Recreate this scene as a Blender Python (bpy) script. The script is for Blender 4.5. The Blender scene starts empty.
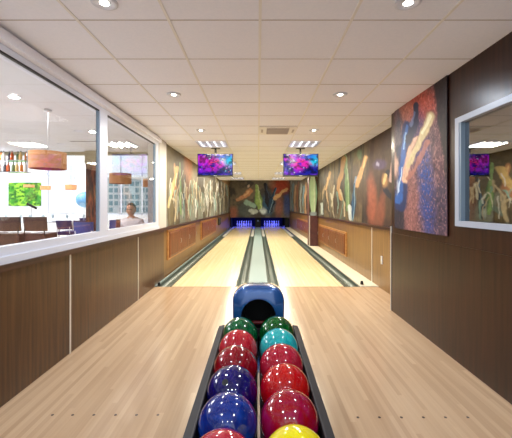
import bpy, bmesh, math, random
import numpy as np
from mathutils import Vector, Matrix
random.seed(4)
S = bpy.context.scene
C = bpy.context.collection
PI = math.pi

# ------------------------------------------------------------------ camera, world, exposure, large lights
F, VX, VY, H = 345.0, 258.0, 206.0, 1.342
CEIL = 2.525
cd = bpy.data.cameras.new('camera'); cam = bpy.data.objects.new('camera', cd); C.objects.link(cam)
cam.location = (0, 0, H); cam.rotation_euler = (PI / 2, 0, 0)
cd.sensor_fit = 'HORIZONTAL'; cd.sensor_width = 36; cd.lens = 36 * F / 512
cd.shift_x = -2 / 512; cd.shift_y = -13 / 512; cd.clip_start = 0.05
S.camera = cam
S.view_settings.view_transform = 'Standard'; S.view_settings.look = 'None'
S.view_settings.gamma = 1; S.view_settings.use_curve_mapping = False
S.view_settings.exposure = 0.0
w = bpy.data.worlds.new('sky'); S.world = w; w.use_nodes = True
w.node_tree.nodes['Background'].inputs[0].default_value = (0.90, 0.95, 1.0, 1)
w.node_tree.nodes['Background'].inputs[1].default_value = 1.6
COOL, WARM = (0.80, 0.89, 1.0), (1.0, 0.90, 0.69)

def lamp(name, loc, size, power, col, size_y=None, rot=(0, 0, 0), spread=PI):
    l = bpy.data.lights.new(name, 'AREA'); l.shape = 'RECTANGLE' if size_y else 'DISK'
    l.size = size
    if size_y: l.size_y = size_y
    l.energy = power; l.color = col; l.spread = spread
    o = bpy.data.objects.new(name, l); C.objects.link(o); o.location = loc; o.rotation_euler = rot
    return o

SPOT_Y = [0.35, 2.0, 3.65, 5.37]
for y in SPOT_Y:                                             # recessed downlights over the approach
    for x in (-0.89, 0.87):
        lamp('downlight_lamp', (x, y, CEIL - 0.035), 0.09, 16 if y > 3 else 10, COOL if y < 5 else (1, .94, .82))
for x in (-0.87, 0.87):                                      # louvred fixtures
    for y, p in ((6.54, 52), (9.44, 56), (12.34, 56), (14.66, 48)):
        for k in range(4): lamp('fixture_lamp', (x - .20 + k * .133, y, CEIL - 0.03), 0.02, p / 4, WARM, 0.5)
for y in (-1.0,):
    for x in (-0.89, 0, 0.87): lamp('downlight_lamp', (x, y, CEIL - 0.035), 0.09, 9, COOL)
for x in (-0.9, 0.9):                                        # blue light over the pins
    lamp('pin_lamp', (x, 21.95, 0.78), 1.0, 22, (0.05, 0.08, 1.0), 0.12, (math.radians(25), 0, 0))
lamp('far_room_lamp', (0, 18.5, 3.2), 2.0, 60, WARM, 2.0)
for x, y in ((-4.6, 3.0), (-3.6, 5.2), (-8.0, 4.5), (-7.0, 8)):
    lamp('restaurant_fill', (x, y, 2.74), 1.0, 85, (.97, .97, 1), 1.0)  # added area lights to whiten the restaurant, without fittings of their own
for x in (-4, -8, -11.5):
    lamp('restaurant_fill', (x, 12.5, 4.3), 2.0, 260, (.95, .98, 1), 2.0)  # more added area lights, whitening the far part of the restaurant

# ------------------------------------------------------------------ helpers
def PX(px, py, D):
    """point in the room at distance D along the view that is seen at photograph position px, py"""
    return Vector(((px - VX) * D / F, D, H - (py - VY) * D / F))

def lin(c):
    return tuple((v / 255 / 12.92) if v / 255 <= 0.04045 else ((v / 255 + 0.055) / 1.055) ** 2.4 for v in c)

def mat(name, col, rough=0.5, metal=0.0, emit=0.0, ecol=None, coat=0.0, spec=0.5, trans=0.0):
    m = bpy.data.materials.new(name); m.use_nodes = True
    b = m.node_tree.nodes['Principled BSDF']
    b.inputs['Base Color'].default_value = (*lin(col), 1)
    b.inputs['Roughness'].default_value = rough; b.inputs['Metallic'].default_value = metal
    b.inputs['Coat Weight'].default_value = coat; b.inputs['Coat Roughness'].default_value = 0.03
    b.inputs['Specular IOR Level'].default_value = spec
    b.inputs['Transmission Weight'].default_value = trans
    if emit:
        b.inputs['Emission Color'].default_value = (*lin(ecol or col), 1)
        b.inputs['Emission Strength'].default_value = emit
    return m

def noise_mix(m, c1, c2, scale=(1, 1, 1), nscale=5, detail=4, lo=0.35, hi=0.65, bump=0.0, extra=None):
    nt = m.node_tree; N = nt.nodes; L = nt.links; b = N['Principled BSDF']
    tc = N.new('ShaderNodeTexCoord'); mp = N.new('ShaderNodeMapping'); mp.inputs['Scale'].default_value = scale
    nz = N.new('ShaderNodeTexNoise'); nz.inputs['Scale'].default_value = nscale; nz.inputs['Detail'].default_value = detail
    rp = N.new('ShaderNodeValToRGB')
    rp.color_ramp.elements[0].position = lo; rp.color_ramp.elements[0].color = (*lin(c1), 1)
    rp.color_ramp.elements[1].position = hi; rp.color_ramp.elements[1].color = (*lin(c2), 1)
    L.new(tc.outputs['Object'], mp.inputs[0]); L.new(mp.outputs[0], nz.inputs['Vector']); L.new(nz.outputs['Fac'], rp.inputs[0])
    L.new(rp.outputs[0], b.inputs['Base Color'])
    if bump:
        bp = N.new('ShaderNodeBump'); bp.inputs['Strength'].default_value = bump; bp.inputs['Distance'].default_value = 0.01
        L.new(nz.outputs['Fac'], bp.inputs['Height']); L.new(bp.outputs[0], b.inputs['Normal'])
    return rp

def m_noise(name, c1, c2, rough=0.5, scale=(1, 1, 1), nscale=5, **k):
    kk = {q: k.pop(q) for q in ('metal', 'coat', 'spec') if q in k}
    m = mat(name, c1, rough, **kk); noise_mix(m, c1, c2, scale, nscale, **k); return m

def m_plank(name, base, width, dark, light, rough, seam=0.0):
    """boards running along Y, each board with its own tone and fine grain"""
    m = mat(name, base, rough); nt = m.node_tree; N = nt.nodes; L = nt.links; b = N['Principled BSDF']
    tc = N.new('ShaderNodeTexCoord'); sp = N.new('ShaderNodeSeparateXYZ'); L.new(tc.outputs['Object'], sp.inputs[0])
    dv = N.new('ShaderNodeMath'); dv.operation = 'DIVIDE'; L.new(sp.outputs[0], dv.inputs[0]); dv.inputs[1].default_value = width
    fl = N.new('ShaderNodeMath'); fl.operation = 'FLOOR'; L.new(dv.outputs[0], fl.inputs[0])
    dy = N.new('ShaderNodeMath'); dy.operation = 'MULTIPLY_ADD'; L.new(fl.outputs[0], dy.inputs[0]); dy.inputs[1].default_value = 0.37
    yy = N.new('ShaderNodeMath'); yy.operation = 'DIVIDE'; L.new(sp.outputs[1], yy.inputs[0]); yy.inputs[1].default_value = 1.6
    L.new(yy.outputs[0], dy.inputs[2])
    fy = N.new('ShaderNodeMath'); fy.operation = 'FLOOR'; L.new(dy.outputs[0], fy.inputs[0])
    cb = N.new('ShaderNodeCombineXYZ'); L.new(fl.outputs[0], cb.inputs[0]); L.new(fy.outputs[0], cb.inputs[1])
    wn = N.new('ShaderNodeTexWhiteNoise'); wn.noise_dimensions = '3D'; L.new(cb.outputs[0], wn.inputs['Vector'])
    mp = N.new('ShaderNodeMapping'); mp.inputs['Scale'].default_value = (60, 1.6, 1); L.new(tc.outputs['Object'], mp.inputs[0])
    nz = N.new('ShaderNodeTexNoise'); nz.inputs['Scale'].default_value = 1.0; nz.inputs['Detail'].default_value = 5
    L.new(mp.outputs[0], nz.inputs['Vector'])
    mx = N.new('ShaderNodeMath'); mx.operation = 'MULTIPLY_ADD'; L.new(nz.outputs['Fac'], mx.inputs[0]); mx.inputs[1].default_value = 0.5
    hf = N.new('ShaderNodeMath'); hf.operation = 'MULTIPLY'; L.new(wn.outputs['Value'], hf.inputs[0]); hf.inputs[1].default_value = 0.5
    L.new(hf.outputs[0], mx.inputs[2])
    rp = N.new('ShaderNodeValToRGB'); rp.color_ramp.elements[0].position = 0.15; rp.color_ramp.elements[1].position = 0.85
    rp.color_ramp.elements[0].color = (*lin(dark), 1); rp.color_ramp.elements[1].color = (*lin(light), 1)
    L.new(mx.outputs[0], rp.inputs[0]); L.new(rp.outputs[0], b.inputs['Base Color'])
    return m

def m_attr(name, rough, emit=0.0):
    m = mat(name, (0, 0, 0), rough, spec=.25); nt = m.node_tree; b = nt.nodes['Principled BSDF']
    a = nt.nodes.new('ShaderNodeAttribute'); a.attribute_name = 'paint'
    if emit:
        nt.links.new(a.outputs['Color'], b.inputs['Emission Color']); b.inputs['Emission Strength'].default_value = emit
    else:
        nt.links.new(a.outputs['Color'], b.inputs['Base Color'])
    return m

def m_glass(name, boost, tint=(1, 1, 1), base=0.0, rough=0.0):
    m = bpy.data.materials.new(name); m.use_nodes = True; nt = m.node_tree; N = nt.nodes; L = nt.links
    N.remove(N['Principled BSDF']); out = N['Material Output']
    tr = N.new('ShaderNodeBsdfTransparent'); tr.inputs[0].default_value = (*tint, 1)
    gl = N.new('ShaderNodeBsdfGlossy'); gl.inputs['Roughness'].default_value = rough
    lw = N.new('ShaderNodeLayerWeight'); lw.inputs[0].default_value = .5
    fr = N.new('ShaderNodeMath'); fr.operation = 'POWER'; fr.inputs[1].default_value = 4; L.new(lw.outputs['Facing'], fr.inputs[0])
    ma = N.new('ShaderNodeMath'); ma.operation = 'MULTIPLY_ADD'; ma.use_clamp = True
    ma.inputs[1].default_value = boost; ma.inputs[2].default_value = base
    L.new(fr.outputs[0], ma.inputs[0])
    mx = N.new('ShaderNodeMixShader'); L.new(ma.outputs[0], mx.inputs[0]); L.new(tr.outputs[0], mx.inputs[1]); L.new(gl.outputs[0], mx.inputs[2])
    L.new(mx.outputs[0], out.inputs['Surface'])
    return m

def box(bm, lo, hi, bev=0.0):
    lo, hi = Vector(lo), Vector(hi)
    r = bmesh.ops.create_cube(bm, size=1)
    vs = r['verts']
    for v in vs:
        v.co = Vector(((lo.x + hi.x) / 2 + v.co.x * (hi.x - lo.x), (lo.y + hi.y) / 2 + v.co.y * (hi.y - lo.y), (lo.z + hi.z) / 2 + v.co.z * (hi.z - lo.z)))
    if bev:
        es = list({e for v in vs for e in v.link_edges})
        bmesh.ops.bevel(bm, geom=es, offset=bev, segments=2, affect='EDGES', profile=0.6)

def tube(bm, pts, r, seg=10, r2=None):
    pts = [Vector(p) for p in pts]
    rings = []
    for i, p in enumerate(pts):
        d = (pts[min(i + 1, len(pts) - 1)] - pts[max(i - 1, 0)]).normalized()
        a = Vector((0, 0, 1)) if abs(d.z) < 0.9 else Vector((1, 0, 0))
        u = d.cross(a).normalized(); v = d.cross(u)
        t = i / max(1, len(pts) - 1); rr = r if r2 is None else r + (r2 - r) * t
        rings.append([bm.verts.new(p + (u * math.cos(2 * PI * k / seg) + v * math.sin(2 * PI * k / seg)) * rr) for k in range(seg)])
    for a, b in zip(rings, rings[1:]):
        for k in range(seg): bm.faces.new((a[k], a[(k + 1) % seg], b[(k + 1) % seg], b[k]))
    bm.faces.new(rings[0][::-1]); bm.faces.new(rings[-1])

def lathe(bm, prof, at=(0, 0, 0), seg=24):
    at = Vector(at); rings = []
    for r, z in prof:
        rings.append([bm.verts.new(at + Vector((max(r, 1e-4) * math.cos(2 * PI * k / seg), max(r, 1e-4) * math.sin(2 * PI * k / seg), z))) for k in range(seg)])
    for a, b in zip(rings, rings[1:]):
        for k in range(seg): bm.faces.new((a[k], a[(k + 1) % seg], b[(k + 1) % seg], b[k]))
    bm.faces.new(rings[0][::-1]); bm.faces.new(rings[-1])

def sphere(bm, c, r, sc=(1, 1, 1), u=24, v=16):
    res = bmesh.ops.create_uvsphere(bm, u_segments=u, v_segments=v, radius=1)
    for q in res['verts']: q.co = Vector((c[0] + q.co.x * r * sc[0], c[1] + q.co.y * r * sc[1], c[2] + q.co.z * r * sc[2]))

def prism_y(bm, outline, y0, y1):
    """outline in x,z drawn from y0 to y1"""
    a = [bm.verts.new((x, y0, z)) for x, z in outline]; b = [bm.verts.new((x, y1, z)) for x, z in outline]
    n = len(a)
    for i in range(n): bm.faces.new((a[i], a[(i + 1) % n], b[(i + 1) % n], b[i]))
    bm.faces.new(a[::-1]); bm.faces.new(b)

def obj(name, bm, m, parent=None, loc=None, smooth=False, **props):
    bmesh.ops.recalc_face_normals(bm, faces=bm.faces)
    me = bpy.data.meshes.new(name); bm.to_mesh(me); bm.free()
    me.materials.append(m)
    if smooth:
        me.polygons.foreach_set('use_smooth', [True] * len(me.polygons))
    o = bpy.data.objects.new(name, me); C.objects.link(o)
    if loc is not None: o.location = loc
    if parent: o.parent = parent
    for k, v in props.items(): o[k] = v
    return o

def bxo(name, lo, hi, m, parent=None, bev=0.0, **props):
    bm = bmesh.new(); box(bm, lo, hi, bev); return obj(name, bm, m, parent, **props)

def boxes(name, lst, m, parent=None, bev=0.0, **props):
    bm = bmesh.new()
    for lo, hi in lst: box(bm, lo, hi, bev)
    return obj(name, bm, m, parent, **props)

def tag(o, label, cat, group=None):
    o['label'] = label; o['category'] = cat
    if group: o['group'] = group
    return o

def thing(name, label, cat, loc=(0, 0, 0), rz=0, group=None):
    o = bpy.data.objects.new(name, None); C.objects.link(o); o.location = loc; o.rotation_euler = (0, 0, rz)
    o.empty_display_size = 0.1
    return tag(o, label, cat, group)

def dup(root, loc, label, rz=None, group=None):
    def cp(o, par):
        c = o.copy(); C.objects.link(c)
        if par is not None: c.parent = par
        for ch in list(kids.get(o, [])): cp(ch, c)
        return c
    kids = {}
    for o in bpy.data.objects:
        if o.parent: kids.setdefault(o.parent, []).append(o)
    r = cp(root, None); r.location = loc; r['label'] = label
    if rz is not None: r.rotation_euler = (0, 0, rz)
    if group: r['group'] = group
    return r

def smooth_angle(o, deg=40):
    me = o.data; me.polygons.foreach_set('use_smooth', [True] * len(me.polygons))
    bm = bmesh.new(); bm.from_mesh(me)
    for e in bm.edges:
        if len(e.link_faces) == 2 and e.calc_face_angle(0) > math.radians(deg): e.smooth = False
    bm.to_mesh(me); bm.free()

# ------------------------------------------------------------------ materials
M = {}
M['ceil'] = m_noise('ceiling_tile', (238, 240, 250), (242, 243, 252), 0.85, nscale=60, bump=0.01)
M['runner'] = mat('ceiling_runner', (232, 230, 226), 0.5)
M['groove'] = mat('tile_joint', (184, 176, 172), 0.7)
M['white'] = mat('white_frame', (216, 220, 232), 0.35)
M['frame2'] = mat('blue_grey_frame', (170, 178, 194), 0.35)
M['bluegrey'] = mat('grey_profile', (128, 148, 165), 0.35, metal=0.3)
M['black'] = mat('black_gasket', (18, 18, 22), 0.5)
M['wood'] = m_noise('walnut_laminate', (36, 17, 10), (60, 33, 20), 0.30, spec=.35, scale=(14, 14, 0.7), nscale=2.2, detail=6, lo=.3, hi=.7)
M['wood_l'] = m_noise('bronze_laminate', (58, 33, 16), (92, 60, 31), 0.30, spec=.4, scale=(14, 14, 0.7), nscale=2.2, detail=6, lo=.3, hi=.7)
M['wood_edge'] = m_noise('dark_ledge_wood', (52, 30, 24), (78, 46, 34), 0.35, scale=(14, .7, 14), nscale=2)
M['cab'] = m_noise('reddish_cabinet_wood', (104, 58, 28), (138, 80, 42), 0.35, scale=(10, 10, 1), nscale=2.5)
M['cabframe'] = m_noise('golden_wood', (168, 118, 66), (196, 144, 88), 0.4, scale=(1, 1, 8), nscale=2.5)
M['alu'] = mat('aluminium_strip', (225, 222, 215), 0.3, metal=0.4)
M['maple'] = m_plank('maple_approach', (215, 186, 150), 0.032, (178, 147, 116), (203, 173, 141), 0.18)
M['lane'] = m_plank('maple_lane', (238, 215, 165), 0.028, (222, 202, 158), (236, 220, 182), 0.24)
M['gutter'] = mat('grey_gutter', (72, 86, 82), 0.3, metal=0.2)
M['cap'] = mat('pale_capping', (138, 160, 164), 0.35)
M['ledge'] = mat('white_ledge', (228, 222, 204), 0.5)
M['dark'] = mat('dark_void', (12, 12, 14), 0.8)
M['seam'] = mat('seam', (120, 95, 70), 0.5)
M['dot'] = mat('dark_marker_dot', (60, 38, 28), 0.5)
M['redbrown'] = m_noise('maroon_column_paint', (84, 48, 50), (100, 60, 58), 0.4, nscale=6)
M['paint'] = m_attr('printed_mural', 0.5)
M['screen'] = m_attr('screen_picture', 0.15, 0.85)
M['tv'] = mat('black_plastic', (16, 17, 22), 0.3)
M['lampglow'] = mat('downlight_glow', (255, 250, 240), 0.3, emit=34, ecol=(255, 246, 232))
M['tubeglow'] = mat('fixture_glow', (255, 255, 255), 0.3, emit=5, ecol=(250, 250, 255))
M['metal'] = mat('brushed_metal', (190, 190, 192), 0.3, metal=0.9)
M['chrome'] = mat('chrome', (210, 210, 215), 0.12, metal=1.0)
M['glass'] = m_glass('window_glass', 1.3, (0.98, 0.99, 1.0), 0.05)
M['glass_dark'] = m_glass('dark_reflective_glass', .5, (0.3, 0.32, 0.36), 0.36)
M['pin'] = mat('pin_white', (240, 240, 245), 0.25, coat=0.5)
M['pinred'] = mat('pin_red', (200, 30, 40), 0.3)
M['hood'] = mat('blue_metallic_shell', (30, 84, 150), 0.25, metal=0.25, coat=0.9)
M['rack'] = mat('black_rack_plastic', (44, 42, 44), 0.55, spec=.3)
M['rackgrey'] = mat('grey_rack_edge', (58, 56, 58), 0.6)

# ------------------------------------------------------------------ painted artwork
def vnoise(x, y, seed=0):
    xi = np.floor(x).astype(np.int64); yi = np.floor(y).astype(np.int64); fx = x - xi; fy = y - yi
    fx = fx * fx * (3 - 2 * fx); fy = fy * fy * (3 - 2 * fy)
    def h(a, b):
        n = (a * 374761393 + b * 668265263 + seed * 1274126177) & 0x7fffffff
        n = ((n ^ (n >> 13)) * 1274126177) & 0x7fffffff
        return ((n ^ (n >> 16)) & 0xffff) / 65535.0
    return (h(xi, yi) * (1 - fx) + h(xi + 1, yi) * fx) * (1 - fy) + (h(xi, yi + 1) * (1 - fx) + h(xi + 1, yi + 1) * fx) * fy
def fbm(x, y, seed=0, o=4):
    s = 0; a = .5
    for k in range(o): s = s + a * vnoise(x * 2 ** k, y * 2 ** k, seed + k); a *= .5
    return s / (1 - .5 ** o)
def sst(a, b, x):
    t = np.clip((x - a) / (b - a), 0, 1); return t * t * (3 - 2 * t)
def mixc(c, col, m):
    return c * (1 - m[:, None]) + np.array(lin(col))[None, :] * m[:, None]

PINP = [(0, .45), (.1, .62), (.28, .92), (.36, 1.0), (.5, .86), (.66, .5), (.76, .38), (.86, .46), (.94, .46), (.99, .25), (1.0, .0)]
def pin_mask(x, y, x0, y0, x1, y1, w, soft=.12):
    """pin from its foot x0,y0 to its head x1,y1; w is half the belly width"""
    dx, dy = x1 - x0, y1 - y0; L = math.hypot(dx, dy)
    t = ((x - x0) * dx + (y - y0) * dy) / L / L; d = ((x - x0) * dy - (y - y0) * dx) / L
    r = np.interp(t, [p[0] for p in PINP], [p[1] for p in PINP]) * w
    m = 1 - sst(1 - soft, 1 + soft, np.abs(d) / np.maximum(r, 1e-6))
    return m * (t > -.01) * (t < 1.01), d / w, t
def line_mask(x, y, pts, w0, w1=None, soft=.3):
    m = np.zeros_like(x); w1 = w0 if w1 is None else w1; n = len(pts) - 1
    for i in range(n):
        (ax, ay), (bx, by) = pts[i], pts[i + 1]; dx, dy = bx - ax, by - ay; L2 = dx * dx + dy * dy + 1e-9
        t = np.clip(((x - ax) * dx + (y - ay) * dy) / L2, 0, 1)
        d = np.hypot(x - ax - t * dx, y - ay - t * dy); w = w0 + (w1 - w0) * (i + t) / n
        m = np.maximum(m, 1 - sst(1 - soft, 1 + soft, d / w))
    return m
def blob(x, y, cx, cy, rx, ry, soft=.5):
    return 1 - sst(1 - soft, 1 + soft, np.hypot((x - cx) / rx, (y - cy) / ry))
def put_pin(c, x, y, x0, y0, x1, y1, w, col, edge, hi=(235, 235, 225)):
    m, d, t = pin_mask(x, y, x0, y0, x1, y1, w)
    c = mixc(c, edge, m); c = mixc(c, col, m * (1 - sst(.35, .95, np.abs(d))))
    return mixc(c, hi, m * np.exp(-((d + .3) / .13) ** 2) * .6)

def painted(name, verts_fn, nu, nv, paint, m, parent=None, thick=None, **props):
    """a printed sheet: a fine grid whose colours are the printed picture; verts_fn(u,v) -> points, paint(u,v) -> colours"""
    u, v = np.meshgrid(np.linspace(0, 1, nu), np.linspace(0, 1, nv)); u = u.ravel(); v = v.ravel()
    co = verts_fn(u, v); col = np.clip(paint(u, v), 0, 1)
    idx = np.arange(nu * nv).reshape(nv, nu)
    fc = np.stack([idx[:-1, :-1].ravel(), idx[:-1, 1:].ravel(), idx[1:, 1:].ravel(), idx[1:, :-1].ravel()], 1)
    co2 = co; faces = fc.tolist()
    if thick is not None:                                   # a back sheet and closed rim give the panel its thickness
        n = len(co); back = co + np.array(thick)[None, :]
        cs = [0, nu - 1, nu * nv - 1, nu * nv - nu]
        co2 = np.concatenate([co, back[cs]]); col = np.concatenate([col, col[cs] * .3])
        rim = [list(range(0, nu)), [nu * k + nu - 1 for k in range(nv)], list(range(nu * nv - 1, nu * nv - nu - 1, -1)), [nu * k for k in range(nv - 1, -1, -1)]]
        for k in range(4): faces.append(rim[k][::-1] + [n + k, n + (k + 1) % 4])
        faces.append([n, n + 3, n + 2, n + 1])
    me = bpy.data.meshes.new(name); me.from_pydata(co2.tolist(), [], faces); me.update()
    a = me.color_attributes.new('paint', 'FLOAT_COLOR', 'POINT')
    a.data.foreach_set('color', np.concatenate([col, np.ones((len(col), 1))], 1).ravel().astype(np.float32))
    me.materials.append(m)
    o = bpy.data.objects.new(name, me); C.objects.link(o)
    if parent: o.parent = parent
    for k, q in props.items(): o[k] = q
    return o

def wall_sheet(X, y0, y1, z0, z1):
    return lambda u, v: np.stack([np.full_like(u, X), y0 + (y1 - y0) * u, z0 + (z1 - z0) * v], 1)

# ------------------------------------------------------------------ the setting
XL, XR, XR2 = -1.714, 1.714, 2.0
Y_FOUL, Y_END = 5.73, 23.1
NEAR_END = 4.446
st = dict(kind='structure')
# approach floor and sub-floor
bxo('floor', (-1.9, -1.7, -0.12), (2.15, Y_FOUL, 0), M['maple'], **st)
bxo('trim_1', (-1.9, Y_FOUL, -0.3), (2.15, 25, -0.13), M['dark'], **st)
bxo('trim_2', (-1.44, Y_FOUL - .006, 0.0), (1.44, Y_FOUL + .010, 0.0015), M['seam'], **st)
# ceiling and its grid
bxo('ceiling', (-1.95, -1.7, CEIL), (2.15, 15.7, CEIL + 0.12), M['ceil'], **st)
bm = bmesh.new()
for k in range(-3, 4):
    x = 0.013 + 0.58 * k
    if x < -1.74 or x > 2.0: continue
    box(bm, (x - .009, -1.7, CEIL - .005), (x + .009, 15.7, CEIL + .01))
obj('trim_3', bm, M['runner'], **st)
bm = bmesh.new(); y = 2.194 - .58 * 6
while y < 15.6:
    box(bm, (-1.9, y - .004, CEIL - .002), (2.1, y + .004, CEIL + .01)); y += .58
obj('trim_4', bm, M['groove'], **st)
bxo('trim_5', (-1.95, 15.7, CEIL - .0), (2.15, 15.85, 3.5), M['ceil'], **st)
bxo('trim_6', (-2.1, 15.85, 3.5), (2.25, 25, 3.6), M['ceil'], **st)

# left wall: low wood wall, window zone, white pilaster, mural wall
bm = bmesh.new()
box(bm, (-1.90, -1.7, 0), (-1.72, 6.3, 0.91)); box(bm, (-1.90, -1.7, 2.43), (-1.72, 5.95, CEIL)); box(bm, (-1.90, -1.7, .9), (-1.72, -1.2, 2.45))
obj('wall_left', bm, M['ceil'], **st)
M['wood_g'] = m_noise('golden_laminate', (110, 80, 44), (144, 108, 62), 0.32, scale=(14, 14, 0.7), nscale=2.2, detail=6, lo=.3, hi=.7)
bxo('wall_left_far', (-1.90, 6.3, -.13), (-1.75, 24.8, 3.55), M['wood_g'], **st)
bm = bmesh.new()
for a, b in ((-1.7, .9), (.906, 3.142), (3.15, 4.925), (4.935, 6.28)):
    box(bm, (-1.72, a, 0.0), (-1.714, b, .905))
obj('trim_7', bm, M['wood_l'], **st)
bm = bmesh.new()
for y in (.903, 3.146, 4.93): box(bm, (-1.718, y - .010, 0.0), (-1.709, y + .010, .905))
obj('trim_8', bm, M['alu'], **st)
bxo('trim_9', (-1.72, -1.7, .905), (-1.685, 23.5, .95), M['wood_edge'], **st)
bxo('trim_10', (-1.90, 5.95, .95), (-1.705, 6.42, CEIL), mat('grey_pilaster', (196, 192, 188), .5), **st)
bxo('trim_11', (-1.73, -1.7, 2.43), (-1.66, 5.95, 2.50), M['ceil'], **st)

w1 = bxo('window_1', (-1.80, -1.2, .95), (-1.70, 5.95, 1.0), M['white'], **st)
boxes('window_frame', [((-1.775, -1.2, 1.0), (-1.714, 5.95, 1.068)), ((-1.79, -1.2, 2.385), (-1.714, 5.95, 2.43)),
      ((-1.745, 3.745, 1.068), (-1.714, 3.93, 2.385)), ((-1.745, 5.80, 1.068), (-1.714, 5.95, 2.385))], M['white'], w1)
boxes('frame_profile', [((-1.744, 3.715, 1.068), (-1.726, 3.745, 2.385)), ((-1.744, 5.75, 1.068), (-1.722, 5.80, 2.385)), ((-1.744, 3.93, 1.068), (-1.726, 3.945, 2.385))], M['bluegrey'], w1)
boxes('gasket', [((-1.744, -1.2, 2.372), (-1.722, 3.745, 2.386)), ((-1.744, 3.93, 2.372), (-1.722, 5.75, 2.386))], M['black'], w1)
bxo('glass_pane', (-1.738, -1.2, 1.06), (-1.734, 3.72, 2.39), M['glass'], w1)
bxo('glass_pane', (-1.738, 3.93, 1.06), (-1.734, 5.76, 2.39), M['glass'], w1)

# right wall: near block with dark window, recess behind it
bm = bmesh.new()
box(bm, (1.72, -1.7, 0), (2.12, NEAR_END, 1.17)); box(bm, (1.72, -1.7, 2.09), (2.12, NEAR_END, CEIL))
box(bm, (1.72, 2.97, 1.17), (2.12, NEAR_END, 2.09)); box(bm, (1.72, -1.7, 1.17), (2.12, 0.9, 2.09)); box(bm, (2.08, .9, 1.17), (2.12, 2.97, 2.09))
obj('wall_right', bm, M['wood'], **st)
bm = bmesh.new()
for a, b in ((-1.7, .6), (.606, NEAR_END)):
    box(bm, (1.714, a, 0), (1.72, b, 1.0))
obj('trim_12', bm, M['wood'], **st)
bxo('trim_13', (1.706, NEAR_END - .012, 0), (1.722, NEAR_END + .004, 1.08), M['alu'], **st)
w2 = boxes('window_2', [((1.695, .9, 1.17), (1.76, 2.97, 1.215)), ((1.695, .9, 2.045), (1.76, 2.97, 2.093)), ((1.695, 2.915, 1.215), (1.76, 2.97, 2.045)), ((1.695, .9, 1.215), (1.76, .95, 2.045))], M['frame2'], **st)
boxes('frame_profile', [((1.70, 2.89, 1.215), (1.745, 2.915, 2.045))], M['bluegrey'], w2)
bxo('glass_pane', (1.735, .94, 1.21), (1.739, 2.90, 2.05), M['glass_dark'], w2)
bxo('wall_right_far', (XR2, NEAR_END, -.13), (2.15, 24.8, 3.55), M['wood_g'], **st)
bm = bmesh.new()
for y in (6.05,): box(bm, (1.992, y - .012, 0.0), (2.0, y + .012, .98))
obj('trim_14', bm, M['alu'], **st)
bxo('trim_15', (1.955, NEAR_END, .975), (2.0, 23.5, 1.02), M['wood_edge'], **st)
bxo('trim_16', (1.70, Y_FOUL, -.13), (2.0, 23.0, 0.012), M['ledge'], **st)
# rear of the pit
bxo('wall_back', (-2.1, 24.8, -.13), (2.25, 24.95, 3.6), M['dark'], **st)

# ------------------------------------------------------------------ murals
def mural(name, label, X, y0, y1, z0, z1, nu, nv, fn, sgn):
    """sheet glued to a side wall; fn(px, py, y, z): picture laid out on the wall, px,py being the spots read off the photograph"""
    def paint(u, v):
        y = y0 + (y1 - y0) * u; z = z0 + (z1 - z0) * v
        return fn(VX + X * F / y, VY - (z - H) * F / y, y, z)
    o = painted(name, wall_sheet(X, y0, y1, z0, z1), nu, nv, paint, M['paint'], thick=(sgn * .012, 0, 0))
    tag(o, label, 'mural'); return o

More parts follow.
